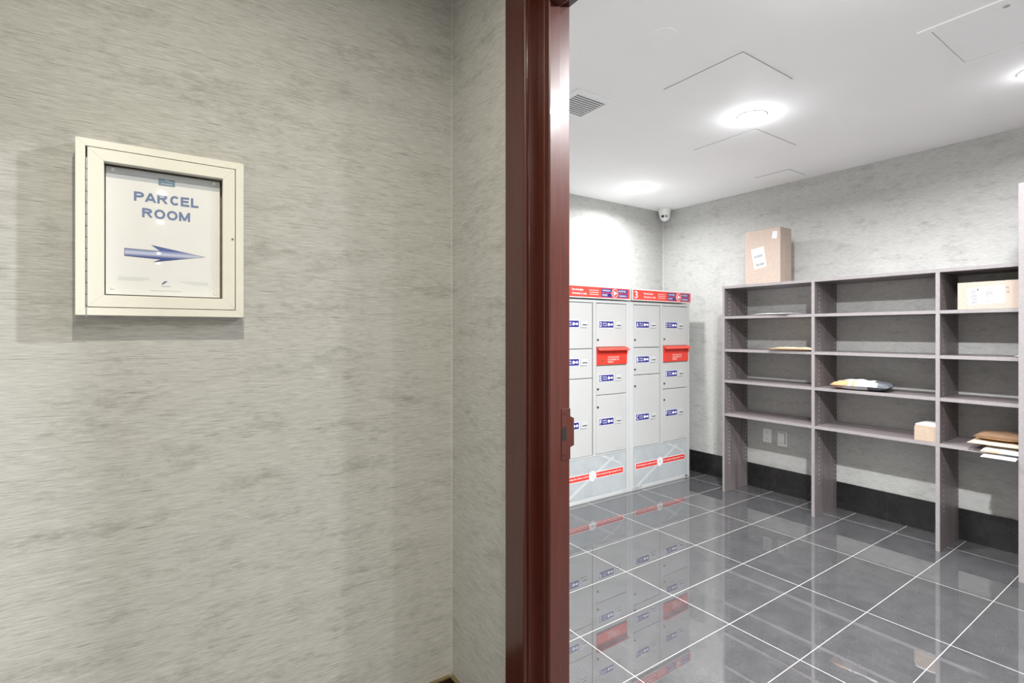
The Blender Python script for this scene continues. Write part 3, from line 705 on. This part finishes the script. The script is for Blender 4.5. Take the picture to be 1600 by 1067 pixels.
mb = MB(); mb.slab(f, -2.1985, -2.1425, .396, .4875, .0045, .0054, 'gap'); mb.slab(f, -2.1975, -2.146, .397, .4835, .005, .010, 'plate')
mb.slab(f, -2.190, -2.182, .402, .406, .010, .0103, 'black'); mb.slab(f, -2.170, -2.160, .402, .406, .010, .0103, 'black'); mb.build('rocker', r, bevel=.001)

# ------------------------------------------------------------------ ceiling fittings
fc = Fr((0, 0, CZ), (1, 0, 0), (0, -1, 0))     # faces down; v = -Y
def downlight(x, y, label, s=1.0):
    r = empty('recessed_downlight', (x, y, CZ), label, 'ceiling light', 'recessed downlights')
    mb = MB(); mb.ring(fc, x, -y, .050 * s, .050 * s + .024, 0, .005, 'panel', 40); mb.build('trim_ring', r)
    mb = MB(); mb.cyl(fc, x, -y, .051 * s, .0, .004, 'glow', 32, .046 * s); mb.build('lens', r)
names_r = ['bright round ceiling downlight below the large square ceiling panel', 'round ceiling downlight near the corner above the parcel lockers', 'round ceiling downlight in mail room just inside the doorway',
           'round ceiling downlight above the tall storage unit', 'round ceiling downlight behind the door frame near the mail wall', 'ceiling downlight in the mail room just south of the doorway one', 'round ceiling downlight in the southern mail room near partition', 'round ceiling downlight in the southern mail room near shelving wall']
for (x, y, p), l in zip(ROOM_LAMPS, names_r): downlight(x, y, l)
names_h = ['corridor ceiling downlight nearest the parcel room sign', 'second corridor ceiling downlight from the sign', 'third corridor ceiling downlight from the sign', 'fourth corridor ceiling downlight from the sign',
           'fifth corridor ceiling downlight from the sign', 'last corridor ceiling downlight at the far end']
for (x, y, p), l in zip(HALL_LAMPS, names_h): downlight(x, y, l, .5)
def cpanel(xa, xb, ya, yb, label, th=.004):
    mb = MB(); mb.slab(fc, xa, xb, -yb, -ya, 0, .0012, 'gap'); 
    mb.slab(fc, xa + .0015, xb - .0015, -yb + .0015, -ya - .0015, .0012, th, 'panel')
    return tag(mb.build('ceiling_access_panel', origin=((xa + xb) / 2, (ya + yb) / 2, CZ), bevel=.0008), label, 'access panel')
cpanel(2.05, 2.463, 1.240, 1.655, 'flush square ceiling panel nearest the doorway')
cpanel(2.89, 3.35, 1.665, 2.09, 'faint square ceiling panel between two downlights', .003)
cpanel(3.80, 4.04, 1.94, 2.20, 'small faint ceiling panel close to the shelving wall', .003)
r = empty('ceiling_access_hatch', (2.72, .54, CZ), 'framed ceiling hatch with inner door at upper right', 'access panel')
mb = MB(); rim(mb, fc, 2.489, 2.965, -.770, -.300, 2.525, 2.930, -.732, -.338, 0, .006, 'panel'); mb.build('hatch_frame', r, bevel=.001)
mb = MB(); mb.slab(fc, 2.525, 2.930, -.732, -.338, 0, .001, 'gap'); mb.slab(fc, 2.527, 2.928, -.730, -.340, .001, .0045, 'panel'); hd = mb.build('hatch_door', r, bevel=.0008)
mb = MB(); mb.cyl(fc, 2.548, -.518, .010, .0045, .0055, 'greyprint', 18); mb.build('cam_lock', hd)
# air vent
r = empty('air_vent', (1.827, 2.016, CZ), 'small white louvred air vent in the ceiling beside door frame', 'vent')
mb = MB(); rim(mb, fc, 1.697, 1.957, -2.147, -1.885, 1.729, 1.925, -2.112, -1.918, 0, .008, 'panel'); mb.build('vent_frame', r, bevel=.0015)
mb = MB(); mb.slab(fc, 1.729, 1.925, -2.112, -1.918, .0002, .0008, 'black'); mb.build('vent_backing', r)
for i in range(10):
    yy = 1.9285 + i * .0192
    mb = MB(); P = [(x_, yy + dy, CZ - dz) for x_ in (1.7292, 1.9248) for dy, dz in ((-.0035, .0012), (.001, .0042), (.0030, .0042), (-.0015, .0012))]
    mb.add(P, [(3, 2, 1, 0), (4, 5, 6, 7), (0, 1, 5, 4), (1, 2, 6, 5), (2, 3, 7, 6), (3, 0, 4, 7)], 'panel'); mb.build('louvre', r)
mb = MB(); mb.cyl(fc, 1.678, -1.363, .062, 0, .0025, 'ceil', 40, .060); tag(mb.build('sprinkler_cover', origin=(1.678, 1.363, CZ)), 'faint round white cover plate flush on the ceiling', 'cover plate')
# eyeball camera in the corner
cx, cy = 4.040, 3.250
r = empty('security_camera', (cx, cy, CZ), 'white eyeball security camera on the ceiling in room corner', 'camera')
mb = MB(); mb.lathe((cx, cy, CZ), [(.058, 0), (.060, -.006), (.059, -.022), (.055, -.045), (.051, -.062), (.044, -.066)], 'plate'); mb.build('base', r, smooth=True)
dirv = Vector((0 - cx, 0 - cy, H - CZ + .55)).normalized()
c0 = Vector((cx, cy, CZ - .070))
mb = MB(); n, mm = 24, 12; P = []; Fc = []
for j in range(mm + 1):
    for i in range(n):
        a, b = 2 * math.pi * i / n, math.pi * j / mm; P.append(c0 + .0495 * Vector((math.sin(b) * math.cos(a), math.sin(b) * math.sin(a), math.cos(b))))
for j in range(mm):
    for i in range(n): k_ = (i + 1) % n; Fc.append((j * n + i, j * n + k_, (j + 1) * n + k_, (j + 1) * n + i))
mb.add(P, Fc, 'plate'); ball = mb.build('eyeball', r, smooth=True)
sidev = dirv.cross(Vector((0, 0, 1))).normalized(); upv = sidev.cross(dirv)
ff = Fr(c0 + dirv * .037, sidev, upv)
if ff.N.dot(dirv) < 0: ff = Fr(c0 + dirv * .037, -sidev, upv)
mb = MB(); mb.cyl(ff, 0, 0, .040, 0, .0135, 'plate', 32, .037); face = mb.build('face_plate', ball)
ux = 1 if ff.U.dot(Vector((math.cos(YAW), -math.sin(YAW), 0))) > 0 else -1
mb = MB(); mb.cyl(ff, -.0165 * ux, -.004, .0135, .0135, .0155, 'lens', 24); mb.build('lens', ball)
mb = MB(); mb.cyl(ff, .0165 * ux, -.004, .0135, .0135, .0155, 'lens2', 24); mb.cyl(ff, .0165 * ux, -.004, .0055, .0155, .016, 'plate', 16); mb.build('infrared_lens', ball)
